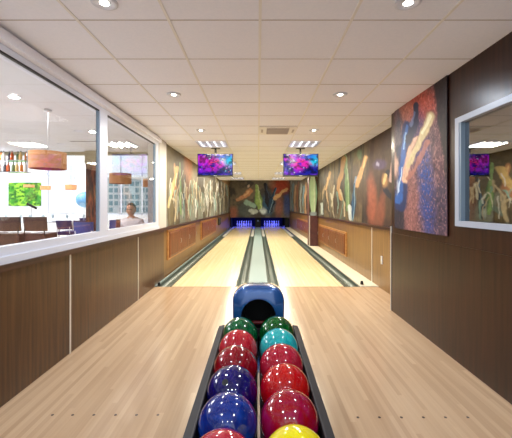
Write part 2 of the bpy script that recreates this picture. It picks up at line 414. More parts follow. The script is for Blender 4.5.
def near_right(px, py, y, z):
    ox, oy = px, py
    px = px + (fbm(y * 9, z * 9, 101) - .5) * 4; py = py + (fbm(y * 9, z * 9, 107) - .5) * 6
    n = fbm(y * 34, z * 30, 3, 3); n2 = fbm(y * 6, z * 4, 8); sp = vnoise(y * 75, z * 60, 5); n3 = fbm(y * 12, z * 7, 11)
    c = np.zeros((len(px), 3)) + np.array(lin((104, 74, 82)))
    c = mixc(c, (164, 118, 116), sst(.45, .8, n)); c = mixc(c, (72, 46, 58), sst(.5, .8, n3) * .8)
    c = mixc(c, (196, 84, 62), blob(px, py, 423, 105, 15, 17) * (.6 + .4 * n2)); c = mixc(c, (186, 112, 92), blob(px, py, 408, 112, 8, 12) * .8)
    c = mixc(c, (56, 40, 92), blob(px, py, 418, 138, 9, 26) * .75)
    c = mixc(c, (150, 96, 92), blob(px, py, 411, 205, 7, 34) * .8)
    band = blob(px - (py - 195) * .06, py, 427, 196, 8, 52)
    c = mixc(c, (40, 66, 134), band * (.55 + .45 * sst(.3, .6, n))); c = mixc(c, (44, 42, 76), blob(px, py, 441, 208, 8, 34) * .7)
    c = mixc(c, (96, 52, 64), blob(px, py, 440, 150, 6, 30) * .6)
    c = mixc(c, (206, 150, 140), sst(.74, .9, sp) * .42); c = mixc(c, (30, 22, 34), sst(.30, .14, sp) * .5)
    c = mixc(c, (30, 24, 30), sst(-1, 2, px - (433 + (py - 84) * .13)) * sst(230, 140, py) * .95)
    c = mixc(c, (70, 74, 92), blob(px, py, 398, 135, 3.2, 28) * .8)
    c = mixc(c, (24, 28, 50), line_mask(px, py, [(398, 232), (400, 190), (401, 150)], 6.5, 4.5) * .9)
    c = mixc(c, (26, 42, 92), line_mask(px, py, [(401, 205), (402, 175), (404, 150), (407, 126)], 6.2, 4.6))
    c = mixc(c, (44, 98, 176), line_mask(px, py, [(399, 200), (400.5, 180), (402, 166), (405, 140), (407, 126)], 3.4, 1.5) * .9)
    c = mixc(c, (28, 34, 66), line_mask(px, py, [(409, 140), (415, 124), (416, 104)], 4.6, 2.2)); c = mixc(c, (110, 130, 170), line_mask(px, py, [(411, 124), (414, 112)], 1.6, .8) * .6)
    c = mixc(c, (190, 214, 236), line_mask(px, py, [(398, 192), (400, 178), (402, 166)], .9, .5)); c = mixc(c, (150, 190, 226), line_mask(px, py, [(406, 132), (404.5, 150)], .8, .5) * .9)
    c = mixc(c, (222, 176, 146), line_mask(px, py, [(404.5, 180), (408, 160), (417, 140)], 3.4, 3.6)); c = mixc(c, (172, 108, 92), line_mask(px, py, [(408, 178), (417, 164), (428, 142)], 1.6, 2.4) * .8)
    c = mixc(c, (120, 74, 60), line_mask(px, py, [(416, 150), (424, 134), (431, 116)], 3.8, 5.6) * .7)
    c = mixc(c, (206, 184, 136), line_mask(px, py, [(408, 166), (418, 146), (424, 132), (431, 117)], 2.0, 4.4)); c = mixc(c, (232, 222, 180), line_mask(px, py, [(422, 134), (430, 116)], .9, 1.8))
    c = mixc(c, (214, 176, 158), blob(px, py, 395.5, 166, 3, 10)); c = mixc(c, (210, 214, 226), blob(px, py, 397, 186, 1.4, 7) * .5)
    return c * (0.72 + .45 * n[:, None])
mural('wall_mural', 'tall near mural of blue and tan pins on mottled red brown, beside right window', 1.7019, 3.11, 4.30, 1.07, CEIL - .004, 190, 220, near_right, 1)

def motif(c, y, z, y0, s=1.0, k=1.0):
    """hand, green pin, dark blue pins and pale ball, as the print repeats along the walls; s = +1 or -1 gives the direction"""
    Y = (y - y0) * s
    c = mixc(c, (128, 72, 56), blob(Y, z, .75, 1.45, .25, .6) * .7 * k)
    c = mixc(c, (20, 26, 40), line_mask(Y, z, [(.28, 1.15), (.38, 1.7), (.5, 2.05)], .10, .06) * k)
    m, d, t = pin_mask(Y, z, .2, 1.05, .42, 2.0, .11); c = mixc(c, (28, 62, 104), m * k); c = mixc(c, (150, 196, 226), m * np.exp(-((d + .2) / .14) ** 2) * .7 * k)
    m, d, t = pin_mask(Y, z, 0, 1.15, -.04, 2.32, .15); c = mixc(c, (70, 116, 74), m * k); c = mixc(c, (156, 196, 128), m * (1 - sst(.2, .9, np.abs(d + .15))) * k)
    c = mixc(c, (206, 146, 104), line_mask(Y, z, [(-.55, 2.15), (-.48, 1.85), (-.62, 1.55)], .09, .05) * k); c = mixc(c, (236, 196, 140), line_mask(Y, z, [(-.56, 2.15), (-.52, 1.9)], .04, .03) * k)
    c = mixc(c, (200, 140, 100), blob(Y, z, -.5, 1.72, .14, .13) * k)
    c = mixc(c, (206, 218, 214), blob(Y, z, .18, 1.17, .11, .10) * k); c = mixc(c, (120, 150, 144), line_mask(Y, z, [(-.4, 1.2), (-.1, 1.32)], .08, .05) * k * .8)
    return c

def right_recess(px, py, y, z):
    px = px + (fbm(y * 5, z * 5, 111) - .5) * 2.4; py = py + (fbm(y * 4, z * 5, 117) - .5) * 5
    n = fbm(y * 12, z * 16, 13); n2 = fbm(y * 1.5, z * 3, 18); s_ = fbm(y * 7 + z, z * 1.2, 23)
    c = np.zeros((len(px), 3)) + np.array(lin((84, 68, 58)))
    c = mixc(c, (120, 104, 78), sst(.4, .65, n2)); c = mixc(c, (46, 40, 42), sst(.45, .72, s_))
    c = mixc(c, (112, 116, 106), sst(.5, .75, fbm(y * 4, z * 2, 29)) * sst(365, 350, px) * .7)
    c = mixc(c, (74, 48, 46), sst(362, 372, px) * .7)
    c = mixc(c, (158, 88, 70), blob(px - (py - 190) * .03, py, 371.5, 202, 4.5, 26) * .85)
    c = mixc(c, (146, 84, 68), blob(px + (py - 210) * .12, py, 381, 210, 4, 18) * .8)
    c = mixc(c, (96, 76, 122), blob(px, py, 380, 165, 6, 5) * .8); c = mixc(c, (172, 166, 200), blob(px, py, 378, 165, 1.8, 2))
    c = mixc(c, (206, 170, 160), line_mask(px, py, [(391, 180), (393, 165), (395.5, 148)], 2.6, 1.2)); c = mixc(c, (30, 34, 56), line_mask(px, py, [(388, 172), (385, 190), (394, 200), (395, 222)], 2.2, 2))
    c = mixc(c, (186, 138, 92), blob(px, py, 385, 181, 3, 6)); c = mixc(c, (226, 200, 140), line_mask(px, py, [(386, 176), (384, 184)], 1.5, 1))
    c = mixc(c, (44, 72, 122), line_mask(px, py, [(397, 176), (396, 200), (394, 208)], 2.6, 1.6))
    c = mixc(c, (104, 138, 110), blob(px, py, 359.5, 154, 2, 5) * .8)
    c = put_pin(c, px, py, 348, 212, 345.5, 154, 3.2, (120, 158, 110), (64, 98, 78), (206, 226, 190))
    c = mixc(c, (202, 156, 110), line_mask(px, py, [(365.5, 157), (361, 172), (357, 186)], 1.8, 2.2)); c = mixc(c, (236, 206, 150), line_mask(px, py, [(365.5, 157), (363, 168)], .8, .7))
    c = mixc(c, (120, 150, 190), line_mask(px, py, [(356, 178), (353.5, 196)], 1.2, .8) * .8)
    c = put_pin(c, px, py, 352, 219, 355, 184, 2.6, (40, 84, 124), (26, 44, 66), (190, 220, 235))
    c = mixc(c, (214, 226, 234), line_mask(px, py, [(349.5, 206), (350, 219)], 1.6, 1.2) * .9)
    c = mixc(c, (196, 150, 98), line_mask(px, py, [(344, 158), (342, 172), (338, 188), (341, 200)], 2.0, 1.2)); c = mixc(c, (222, 206, 170), line_mask(px, py, [(340, 190), (344, 204), (345, 216)], 1.0, .7) * .8)
    c = mixc(c, (204, 164, 112), line_mask(px, py, [(329.5, 172), (327, 184), (325, 190)], 1.3, .8)); c = mixc(c, (206, 222, 226), line_mask(px, py, [(321.5, 204), (322, 214)], 1.3, 1.2) * .8)
    for q, (xa, ta, xb, tb) in enumerate(((334, 186, 331, 206), (337, 192, 338, 214), (326, 190, 329, 212), (331, 194, 334, 218), (343, 200, 340, 220), (324, 186, 322, 200))):
        c = mixc(c, ((206, 200, 180), (130, 168, 160), (200, 172, 134))[q % 3], line_mask(px, py, [(xa, ta), (xb, tb)], .7, .4) * .7)
    for q, x_ in enumerate((290.5, 292.5, 295, 297.5, 300.5, 303, 305.5, 308)):
        c = mixc(c, ((196, 204, 200), (110, 146, 160), (186, 146, 112), (140, 86, 66))[q % 4], line_mask(px, py, [(x_ + .8, 182 + q % 3 * 2), (x_ - .4, 198), (x_ + .4, 214)], .9, .6) * .8)
    return c * (0.55 + .45 * n[:, None])
mural('wall_mural', 'long mural of pins and streaks above right wall panelling, in front of the column', 1.988, NEAR_END + .01, 11.48, 1.02, CEIL - .004, 460, 130, right_recess, 1)
mural('wall_mural', 'mural with pale vertical streaks on right wall past the column', 1.988, 11.92, 21.4, 1.02, 3.45, 420, 90, right_recess, 1)

def left_mural(px, py, y, z):
    ux, uy = px, py
    px = px + (fbm(y * 4, z * 5, 121) - .5) * 1.3; py = py + (fbm(y * 3, z * 5, 127) - .5) * 6
    n = fbm(y * 9, z * 14, 33); n2 = fbm(y * 1.3, z * 1.4, 38); s_ = fbm(y * 6, z * .9, 43)
    c = np.zeros((len(px), 3)) + np.array(lin((100, 90, 72)))
    c = mixc(c, (122, 110, 82), sst(.4, .65, n2)); c = mixc(c, (92, 78, 66), sst(.45, .7, s_) * sst(2.1, 1.5, z))
    c = mixc(c, (150, 158, 150), sst(.42, .62, fbm(y * 5, z * 2, 51)) * sst(2.0, 1.5, z) * .75)
    c = mixc(c, (196, 122, 72), blob(px, py, 188, 166, 4, 16) * .8)
    for q, x_ in enumerate((200, 210, 218, 224)): c = mixc(c, (62, 50, 44), blob(px, py, x_, 192 + q, 2.5, 12) * .6)
    c = motif(c, y + (fbm(z * 5, y * 4, 131) - .5) * .15, z, 7.75, 1, .85)
    c = mixc(c, (226, 196, 130), line_mask(px, py, [(177, 168), (175, 180), (170, 198), (168.5, 208)], 1.8, .8))
    c = mixc(c, (214, 196, 160), line_mask(px, py, [(171, 196), (176, 204), (175, 222)], .9, .8) * .9)
    cols = ((232, 230, 214), (150, 196, 190), (206, 190, 160), (250, 252, 250))
    rng = random.Random(8)
    for q in range(90):
        xa = 170 + (q / 90) ** .9 * 58; xb = xa + rng.uniform(-2.4, 2.4); ta = 184 + rng.uniform(-6, 16) - (10 if rng.random() < .2 else 0); tb = min(ta + rng.uniform(8, 24), 230 - (xa - 168) * .22); w_ = rng.uniform(.22, .62) * (1.1 - (xa - 173) / 90)
        c = mixc(c, cols[rng.randrange(4)], line_mask(px, py, [(xa, ta), ((xa + xb) / 2 + rng.uniform(-1, 1), (ta + tb) / 2), (xb, tb)], w_, w_ * .5, .7) * rng.uniform(.65, 1.0))
    return c * (0.55 + .45 * n[:, None])
mural('wall_mural', 'left wall mural of pale streaks and pins starting beside the white pilaster', -1.738, 6.42, 21.4, .95, CEIL - .004, 640, 120, left_mural, -1)

def far_mural(u, v):
    px = 228 + 61 * u; py = 217.5 - 38 * v
    n = fbm(px * .6, py * .6, 61); n2 = fbm(px * .12, py * .12, 66)
    px = px + (fbm(px * .3, py * .3, 141) - .5) * 3; py = py + (fbm(px * .3, py * .3, 147) - .5) * 3
    c = np.zeros((len(px), 3)) + np.array(lin((74, 68, 62)))
    c = mixc(c, (116, 104, 84), sst(.45, .65, n2)); c = mixc(c, (170, 104, 82), blob(px, py, 233, 213, 5, 6) * .8)
    c = mixc(c, (186, 74, 50), blob(px, py, 281, 186, 9, 8) * .95); c = mixc(c, (172, 120, 90), blob(px, py, 272, 184, 4, 4) * .6); c = mixc(c, (150, 96, 84), blob(px, py, 279, 206, 4, 11) * .85)
    c = mixc(c, (66, 82, 140), blob(px, py, 287, 205, 3.5, 11) * .85); c = mixc(c, (54, 96, 128), blob(px, py, 268, 205, 6, 10) * .9)
    c = mixc(c, (86, 96, 92), blob(px, py, 246, 210, 8, 7) * .8)
    c = mixc(c, (150, 180, 160), line_mask(px, py, [(246, 202), (254, 206)], 2.2, 2)); c = mixc(c, (214, 224, 210), line_mask(px, py, [(250, 210), (256, 212)], 1.6, 2.2) * .8)
    c = put_pin(c, px, py, 260, 209, 256, 184, 4.2, (156, 186, 104), (104, 136, 76), (236, 240, 200))
    c = put_pin(c, px, py, 271, 212, 265, 183, 3.6, (34, 32, 46), (18, 14, 24), (80, 96, 120))
    c = put_pin(c, px, py, 268, 213, 276, 187, 3.2, (30, 62, 92), (16, 24, 36), (170, 200, 216))
    c = mixc(c, (210, 146, 104), line_mask(px, py, [(250, 191), (245, 196), (238, 200)], 2.8, 1.6)); c = mixc(c, (236, 190, 140), line_mask(px, py, [(249, 191), (244, 196)], 1.2, .9)); c = mixc(c, (200, 150, 112), blob(px, py, 239, 199, 3, 1.8))
    c = mixc(c, (220, 196, 170), blob(px, py, 248.5, 186, 1.4, 1.3)); c = mixc(c, (222, 176, 124), line_mask(px, py, [(275, 198), (281, 193), (287, 189)], 2.2, 1.2))
    c = mixc(c, (222, 236, 236), blob(px, py, 263, 211.5, 3.2, 3.2)); c = mixc(c, (206, 214, 200), blob(px, py, 253, 212.5, 2.4, 1.8))
    return c * (0.65 + .55 * n[:, None])
YM = 21.4
a_, b_ = PX(228, 217.5, YM), PX(289.5, 179, YM)
o = painted('masking_mural', lambda u, v: np.stack([-1.73 + 3.70 * u, np.full_like(u, YM), b_.z * 0 + a_.z + (3.40 - a_.z) * v], 1), 160, 110,
            lambda u, v: far_mural((((-1.73 + 3.70 * u) * F / YM + VX) - 228) / 61, (217.5 - (VY - ((a_.z + (3.40 - a_.z) * v) - H) * F / YM)) / 38), M['paint'], thick=(0, .05, 0))
tag(o, 'dark mural with green pin and hands hung across lane ends above the pins', 'mural')

# ------------------------------------------------------------------ lanes, gutters, pit
LX = ((-1.44, -.383), (.367, 1.43))
for (a, b), s_ in zip(LX, ('left', 'right')):
    o = bxo('bowling_lane', (a, Y_FOUL + .008, -.13), (b, Y_END, 0), M['lane'])
    tag(o, 'pale maple bowling lane on the %s of the centre capping' % s_, 'bowling lane', 'bowling lanes')
def gutter(x0, x1, label):
    bm = bmesh.new(); ol = [(x0, 0.004), (x0, -.128), (x1, -.128), (x1, .004), (x1 - .018, .004)]
    cx = (x0 + x1) / 2; r = (x1 - x0) / 2 - .018
    for k in range(1, 12): ol.append((cx + r * math.cos(PI * k / 12), .004 - .085 * math.sin(PI * k / 12)))
    ol.append((x0 + .018, .004))
    prism_y(bm, ol, Y_FOUL + .012, 21.57)
    o = obj('lane_gutter', bm, M['gutter']); tag(o, label, 'gutter', 'lane gutters'); smooth_angle(o, 35)
gutter(-1.69, -1.442, 'grey trough gutter along the left wall'); gutter(-.381, -.165, 'grey trough gutter just left of centre capping')
gutter(.165, .365, 'grey trough gutter just right of centre capping'); gutter(1.432, 1.695, 'grey trough gutter beside the white ledge on right')
bm = bmesh.new(); box(bm, (-.163, Y_FOUL + .02, -.128), (.163, 21.58, .02), .008)
tag(obj('centre_capping', bm, M['cap']), 'pale grey capping strip between the two lanes', 'lane capping')
boxes('trim_17', [((-1.72, Y_FOUL + .02, -.13), (-1.692, 23, .016))], M['cap'], **st)
# pit housing below the mural
t = thing('pinsetter_pit', 'dark pit opening lit blue beneath the far mural', 'pinsetter', (0, 21.6, 0))
boxes('pit_divider', [((-.17, 0, -.1), (.17, 2.4, .78))], M['dark'], t)
bm = bmesh.new()
box(bm, (-1.73, .03, .66), (1.95, .10, .80)); box(bm, (-1.73, 0.0, -.1), (-1.68, 2.4, .66)); box(bm, (1.68, 0.0, -.02), (1.96, .15, .70))
obj('pit_surround', bm, M['dark'], t)
bxo('pit_curtain', (-1.68, 2.2, -.1), (1.68, 2.25, .9), mat('navy_pit_curtain', (20, 20, 60), .8), t)
bm = bmesh.new(); lathe(bm, [(.001, 0), (.055, 0), (.055, .012), (.001, .012)], seg=20)
for v in bm.verts: v.co = Vector((v.co.x, -.012 + -v.co.z, v.co.y + .42))
obj('round_badge', bm, mat('pale_badge', (90, 120, 170), .4), t)

prof = [(.026, 0), (.03, .003), (.036, .02), (.046, .055), (.0575, .10), (.0605, .115), (.0575, .145), (.046, .19), (.033, .225), (.0245, .25), (.0235, .265), (.026, .29), (.031, .325), (.0325, .342), (.029, .362), (.018, .376), (.004, .381)]
bm = bmesh.new(); lathe(bm, prof, seg=20)
pin0 = thing('bowling_pin', '', 'bowling pin', (0, 0, 0), group='pins standing at the end of the lanes')
obj('pin_body', bm, M['pin'], pin0, smooth=True)
for z_ in (.243, .268):
    bm = bmesh.new(); lathe(bm, [(.0247 if z_ < .25 else .0241, -.004), (.0252, 0), (.0247, .004)], (0, 0, z_), seg=20)
    obj('neck_stripe', bm, M['pinred'], pin0, smooth=True)
first = True
rows = [('head pin', 0, 0), ('second row pin nearer left', -1, 1), ('second row pin nearer right', 1, 1), ('third row left pin', -2, 2), ('third row middle pin', 0, 2), ('third row right pin', 2, 2),
        ('back row leftmost pin', -3, 3), ('back row second pin from left', -1, 3), ('back row second pin from right', 1, 3), ('back row rightmost pin', 3, 3)]
for (a, b), s_ in zip(LX, ('left', 'right')):
    for nm, i, j in rows:
        loc = ((a + b) / 2 + i * .1525, 22.0 + j * .264, 0.0); lb = 'white %s standing on the %s lane' % (nm, s_)
        if first: pin0.location = loc; pin0['label'] = lb; first = False
        else: dup(pin0, loc, lb)

# ------------------------------------------------------------------ column, wall cabinets, socket
t = thing('column', 'square maroon column on the right, printed with a pale green pin above', 'column', (1.86, 11.7, 0))
boxes('column_shaft', [((-.15, -.2, .012), (.138, .2, 1.02))], M['redbrown'], t, bev=.004)
bxo('edge_strip', (-.158, -.206, .012), (-.128, -.195, 1.02), M['alu'], t)
def col_paint(u, v):
    px = 309.5 + 14 * u; py = 215.7 - 45 * v
    n = fbm(px * .5, py * .3, 71); c = np.zeros((len(px), 3)) + np.array(lin((84, 72, 58)))
    c = mixc(c, (66, 50, 44), sst(.4, .6, n)); c = put_pin(c, px, py, 316, 212, 314.5, 160, 7.0, (186, 214, 170), (124, 168, 140), (236, 244, 220))
    return mixc(c, (180, 200, 210), blob(px, py, 316, 214, 5, 2.5) * .7) * (.85 + .3 * n[:, None])
painted('printed_wrap', lambda u, v: np.stack([-.153 + .291 * u, np.full_like(u, -.203), 1.02 + (CEIL - .004 - 1.02) * v], 1), 40, 90, col_paint, M['paint'], t)
bxo('upper_shaft', (-.15, -.2, 1.02), (.138, .2, CEIL - .002), M['redbrown'], t)

def cabinet(X, y0, y1, z0, z1, sgn, label, doors):
    """panel doors in a frame, fixed on a side wall; sgn points into the room"""
    t = thing('wall_cabinet', label, 'cabinet', (X, (y0 + y1) / 2, z0), group='wood cabinets along the lane walls'); L = (y1 - y0) / 2; hh = z1 - z0
    bxo('cabinet_body', tuple(min(0, sgn * .03) if k == 0 else (-L, 0)[k - 1] for k in range(3)), (max(0, sgn * .03), L, hh), M['cabframe'], t)
    for i in range(doors):
        a = -L + .05 + i * (2 * L - .1) / doors + .01; b = -L + .05 + (i + 1) * (2 * L - .1) / doors - .01
        x0, x1 = sorted((sgn * .03, sgn * .05)); bm = bmesh.new(); box(bm, (x0, a, .04), (x1, b, hh - .04), .004)
        x2, x3 = sorted((sgn * .05, sgn * .056))
        n = max(3, int((b - a) / .09))
        for k in range(n):
            ya = a + .05 + k * (b - a - .1) / n; box(bm, (x2, ya, .08), (x3, ya + (b - a - .1) / n * .7, hh - .08))
        d = obj('cabinet_door', bm, M['cab'], t)
        bm = bmesh.new(); tube(bm, [(sgn * .055, b - .03, hh / 2 - .05), (sgn * .075, b - .03, hh / 2 - .04), (sgn * .075, b - .03, hh / 2 + .04), (sgn * .055, b - .03, hh / 2 + .05)], .006, 8)
        obj('door_handle', bm, M['metal'], d)
cabinet(-1.75, 6.62, 9.5, .30, .88, 1, 'reddish slatted cabinet on left wall nearest the pilaster', 3)
cabinet(-1.75, 10.5, 14.1, .30, .88, 1, 'reddish slatted cabinet on left wall farther down the lane', 3)
cabinet(2.0, 7.75, 11.2, .20, .75, -1, 'reddish cabinet on right wall in front of the column', 4)
cabinet(2.0, 13.2, 17.4, .20, .75, -1, 'reddish cabinet on right wall beyond the column', 4)
bm = bmesh.new(); box(bm, (-1.75, 15.1, .50), (-1.71, 15.9, .80), .01)
o = obj('wall_hatch', bm, M['dark']); tag(o, 'small dark hatch on the left wall beyond the cabinets', 'hatch')
t = thing('wall_socket', 'small white socket plate on right wall left of near wall edge', 'socket', (1.998, 5.56, .47))
bm = bmesh.new(); box(bm, (-.012, -.03, -.065), (0, .03, .065), .003); obj('socket_plate', bm, M['white'], t)
bm = bmesh.new()
for z_ in (-.03, .03): box(bm, (-.015, -.016, z_ - .02), (-.011, .016, z_ + .02), .001)
obj('socket_insert', bm, M['ledge'], t)
bm = bmesh.new(); tube(bm, [(1.755, 5.83, .02), (1.755, 5.83, .075)], .028, 14, .02)
tag(obj('floor_sensor', bm, M['black'], smooth=False), 'small black foul sensor on white ledge at the foul line', 'sensor')
bm = bmesh.new(); tube(bm, [(-1.66, 5.79, .005), (-1.66, 5.79, .06)], .026, 14, .02)
tag(obj('floor_sensor', bm, M['black']), 'small dark foul sensor by left wall at the foul line', 'sensor')

# approach dots
bm = bmesh.new(); lathe(bm, [(.001, 0), (.009, 0), (.009, .0012), (.001, .0012)], seg=14)
dot0 = obj('approach_marker_dot', bm, M['dot']); dot0['category'] = 'floor marker'; dot0['group'] = 'marker dots on the approach'
ords = ['outermost', 'second from the wall', 'third from the wall', 'third from the ball rack', 'second from the ball rack', 'closest to the ball rack']
for s_, xs, yy in (('left', [-1.32, -1.19, -1.054, -.915, -.78, -.643], 2.215), ('right', [1.332, 1.19, 1.05, .91, .771, .634], 2.19)):
    for x, w_ in zip(xs, ords):
        lb = 'small dark dot in the %s approach, %s of its row' % (s_, w_)
        if s_ == 'left' and x == -1.32: dot0.location = (x, yy, .0002); dot0['label'] = lb
        else: dup(dot0, (x, yy, .0002), lb)

# ------------------------------------------------------------------ ceiling fittings
def downlight(x, y, label):
    t = thing('downlight', label, 'ceiling light', (x, y, CEIL), group='recessed downlights')
    bm = bmesh.new(); lathe(bm, [(.052, 0), (.075, 0), (.075, -.008), (.06, -.014), (.052, -.008)], seg=28); obj('trim_ring', bm, M['white'], t, smooth=True)
    bm = bmesh.new(); lathe(bm, [(.001, -.004), (.052, -.004), (.052, -.006), (.001, -.010)], seg=24); obj('lens', bm, M['lampglow'], t)
dist = {0.35: 'behind the view', 2.0: 'nearest the camera', 3.65: 'second from the camera', 5.37: 'farthest, level with the ceiling vent'}
for y in SPOT_Y:
    if y < 1: continue
    for x, s_ in ((-.89, 'left'), (.87, 'right')):
        downlight(x, y, 'round recessed downlight in %s row, %s' % (s_, dist[y]))
for y, dn in ((6.54, 'right behind the television'), (9.44, 'second along the lane'), (12.34, 'third along the lane'), (14.66, 'last before the ceiling edge')):
    for x, s_ in ((-.87, 'left'), (.87, 'right')):
        t = thing('louvre_light', 'square four tube ceiling light over %s lane, %s' % (s_, dn), 'ceiling light', (x, y, CEIL), group='louvred ceiling lights')
        boxes('light_frame', [((-.285, -.285, -.014), (.285, -.262, -.001)), ((-.285, .262, -.014), (.285, .285, -.001)), ((-.285, -.262, -.014), (-.262, .262, -.001)), ((.262, -.262, -.014), (.285, .262, -.001))], M['white'], t)
        for k in range(4):
            bm = bmesh.new(); tube(bm, [(-.20 + k * .133, -.255, -.010), (-.20 + k * .133, .255, -.010)], .009, 8); obj('light_tube', bm, M['tubeglow'], t)
        bm = bmesh.new()
        for k in range(9): box(bm, (-.262, -.24 + k * .06 - .003, -.026), (.262, -.24 + k * .06 + .003, -.016))
        obj('louvre', bm, M['metal'], t)
t = thing('ceiling_vent', 'white cassette air vent with grey grille in ceiling left of right downlight', 'air vent', (.303, 5.38, CEIL))
boxes('vent_plate', [((-.285, -.27, -.014), (.285, .27, -.001))], M['runner'], t, bev=.004)
boxes('vent_grille', [((-.17, -.17 + k * .045, -.03), (.17, -.15 + k * .045, -.014)) for k in range(8)], M['groove'], t)
boxes('vent_slot', [((-.255, -.10, -.018), (-.225, .10, -.013))], M['groove'], t)
boxes('vent_slot', [((.225, -.10, -.018), (.255, .10, -.013))], M['groove'], t)
boxes('vent_slot', [((-.17, -.22, -.018), (.17, -.20, -.013))], M['groove'], t)

# television pair
def scr(seed):
    def f(u, v):
        n = fbm(u * 5, v * 4, seed); n2 = fbm(u * 9, v * 7, seed + 9); c = np.zeros((len(u), 3)) + np.array(lin((30, 20, 150)))
        c = mixc(c, (120, 20, 200), sst(.35, .6, n)); c = mixc(c, (236, 30, 170), blob(u, v, .5, .55, .3, .3, .7) * sst(.3, .6, n2))
        c = mixc(c, (220, 40, 200), blob(u, v, .15, .75, .16, .2, .7) * sst(.35, .55, n)); c = mixc(c, (20, 190, 220), blob(u, v, .9, .7, .14, .25, .7))
        c = mixc(c, (20, 110, 220), blob(u, v, .72, .85, .2, .14, .7) * .8); c = mixc(c, (20, 30, 140), blob(u, v, .85, .2, .3, .2, .6))
        rng = random.Random(seed)
        c = c * (.35 + 1.1 * sst(.3, .65, fbm(u * 12, v * 8, seed + 31, 3)))[:, None]
        for k in range(26):
            c = mixc(c, rng.choice([(230, 240, 255), (255, 120, 220), (120, 220, 255), (255, 70, 90)]), blob(u, v, rng.uniform(.05, .95), rng.uniform(.08, .95), rng.uniform(.006, .018), rng.uniform(.01, .03)))
        c = mixc(c, (255, 60, 120), line_mask(u * 1.5, v, [(.55, .6), (.75, .62), (.9, .7), (.85, .78)], .02, .012))
        return c
    return f
def tv(px, label, seed):
    p = PX(px, 165, 7.0)
    t = thing('television', label, 'television', (p.x, 7.0, CEIL), group='televisions hung above the lanes')
    zc = p.z - CEIL; hw, hh = .36, .233
    b = bxo('tv_body', (-hw, 0, zc - hh), (hw, .05, zc + hh), M['tv'], t, bev=.008)
    painted('screen', lambda u, v: np.stack([-hw + .014 + (2 * hw - .028) * u, np.full_like(u, -.0015), zc - hh + .03 + (2 * hh - .044) * v], 1), 110, 70, scr(seed), M['screen'], t, thick=(0, .004, 0))
    bm = bmesh.new(); tube(bm, [(0, .07, zc + .05), (0, .07, -.006)], .02, 12); box(bm, (-.09, .04, -.012), (.09, .12, -.001)); box(bm, (-.08, .048, zc - .08), (.08, .09, zc + .08))
    obj('ceiling_bracket', bm, M['tv'], t)
    bxo('logo_bar', (-.03, -.003, zc - hh + .008), (.03, .0, zc - hh + .018), M['metal'], t)
tv(215.2, 'left flat television with purple and blue picture hanging from ceiling', 5)
tv(300.8, 'right flat television with purple and blue picture hanging from ceiling', 15)

# ------------------------------------------------------------------ ball return: rack, hood, balls
RX, ZB = .003, .542
t = thing('ball_rack', 'long black ball return rack on pedestals in front of the blue hood', 'ball rack', (RX, 1.5, 0))
def side_rail(s):
    bm = bmesh.new()
    ol = [(s * .224, ZB - .16), (s * .262, ZB - .16), (s * .268, ZB - .03), (s * .264, ZB - .002), (s * .232, ZB + .008), (s * .226, ZB - .01)]
    prism_y(bm, ol, -1.1, .80); return bm
for s in (-1, 1): obj('side_rail', side_rail(s), M['rack'], t)
for s in (-1, 1):
    bm = bmesh.new(); tube(bm, [(s * .230, -1.1, ZB + .006), (s * .230, .80, ZB + .006)], .004, 8); obj('rail_edge', bm, M['rackgrey'], t)
bm = bmesh.new(); prism_y(bm, [(-.224, ZB - .16), (.224, ZB - .16), (.224, ZB - .13), (.115, ZB - .122), (0, ZB - .10), (-.115, ZB - .122), (-.224, ZB - .13)], -1.1, .80); obj('trough', bm, M['rack'], t)
bm = bmesh.new(); prism_y(bm, [(-.006, ZB - .115), (.006, ZB - .115), (.005, ZB - .045), (-.005, ZB - .045)], -1.1, .78); obj('centre_divider', bm, M['chrome'], t)
bxo('end_cap', (-.262, .80, ZB - .16), (.262, .815, ZB - .02), M['rack'], t)
for y in (-.85, .55):
    bm = bmesh.new(); box(bm, (-.13, y - .1, .03), (.13, y + .1, ZB - .16), .01); box(bm, (-.19, y - .15, 0), (.19, y + .15, .03), .008); obj('pedestal', bm, M['rack'], t)

# hood: rounded shell with arched dark mouth
HY = 2.35
t = thing('ball_return_hood', 'rounded glossy blue ball return hood with dark arched mouth', 'ball return', (.003, HY, 0))
def rrect(w, z0, z1, r, n=8, bulge=0.0):
    pts = [(-w, z0), (w, z0)] + [(w, z0 + (z1 - r - z0) * q) for q in (.3, .6, .7, .78, .86, .93)]
    for k in range(n + 1): a = PI / 2 * k / n; pts.append((w - r + r * math.cos(a), z1 - r + r * math.sin(a)))
    for k in range(1, 6): x = (w - r) * (1 - k / 3); pts.append((x, z1 + bulge * (1 - (x / (w - r)) ** 2)))
    for k in range(n + 1): a = PI / 2 + PI / 2 * k / n; pts.append((-w + r + r * math.cos(a), z1 - r + r * math.sin(a)))
    pts += [(-w, z0 + (z1 - r - z0) * q) for q in (.93, .86, .78, .7, .6, .3)]
    return pts
N_ = None
bm = bmesh.new(); rings = []
for yy, sc, z1 in ((0.0, .168, .775), (.012, .176, .785), (.05, .179, .790), (.22, .177, .770), (.38, .168, .70), (.46, .14, .60)):
    rings.append([bm.verts.new((x, yy, z)) for x, z in rrect(sc, .02, z1, min(.10, sc * .6), bulge=.006)])
n = len(rings[0])
for a, b in zip(rings, rings[1:]):
    for k in range(n): bm.faces.new((a[k], a[(k + 1) % n], b[(k + 1) % n], b[k]))
bm.faces.new(rings[-1])
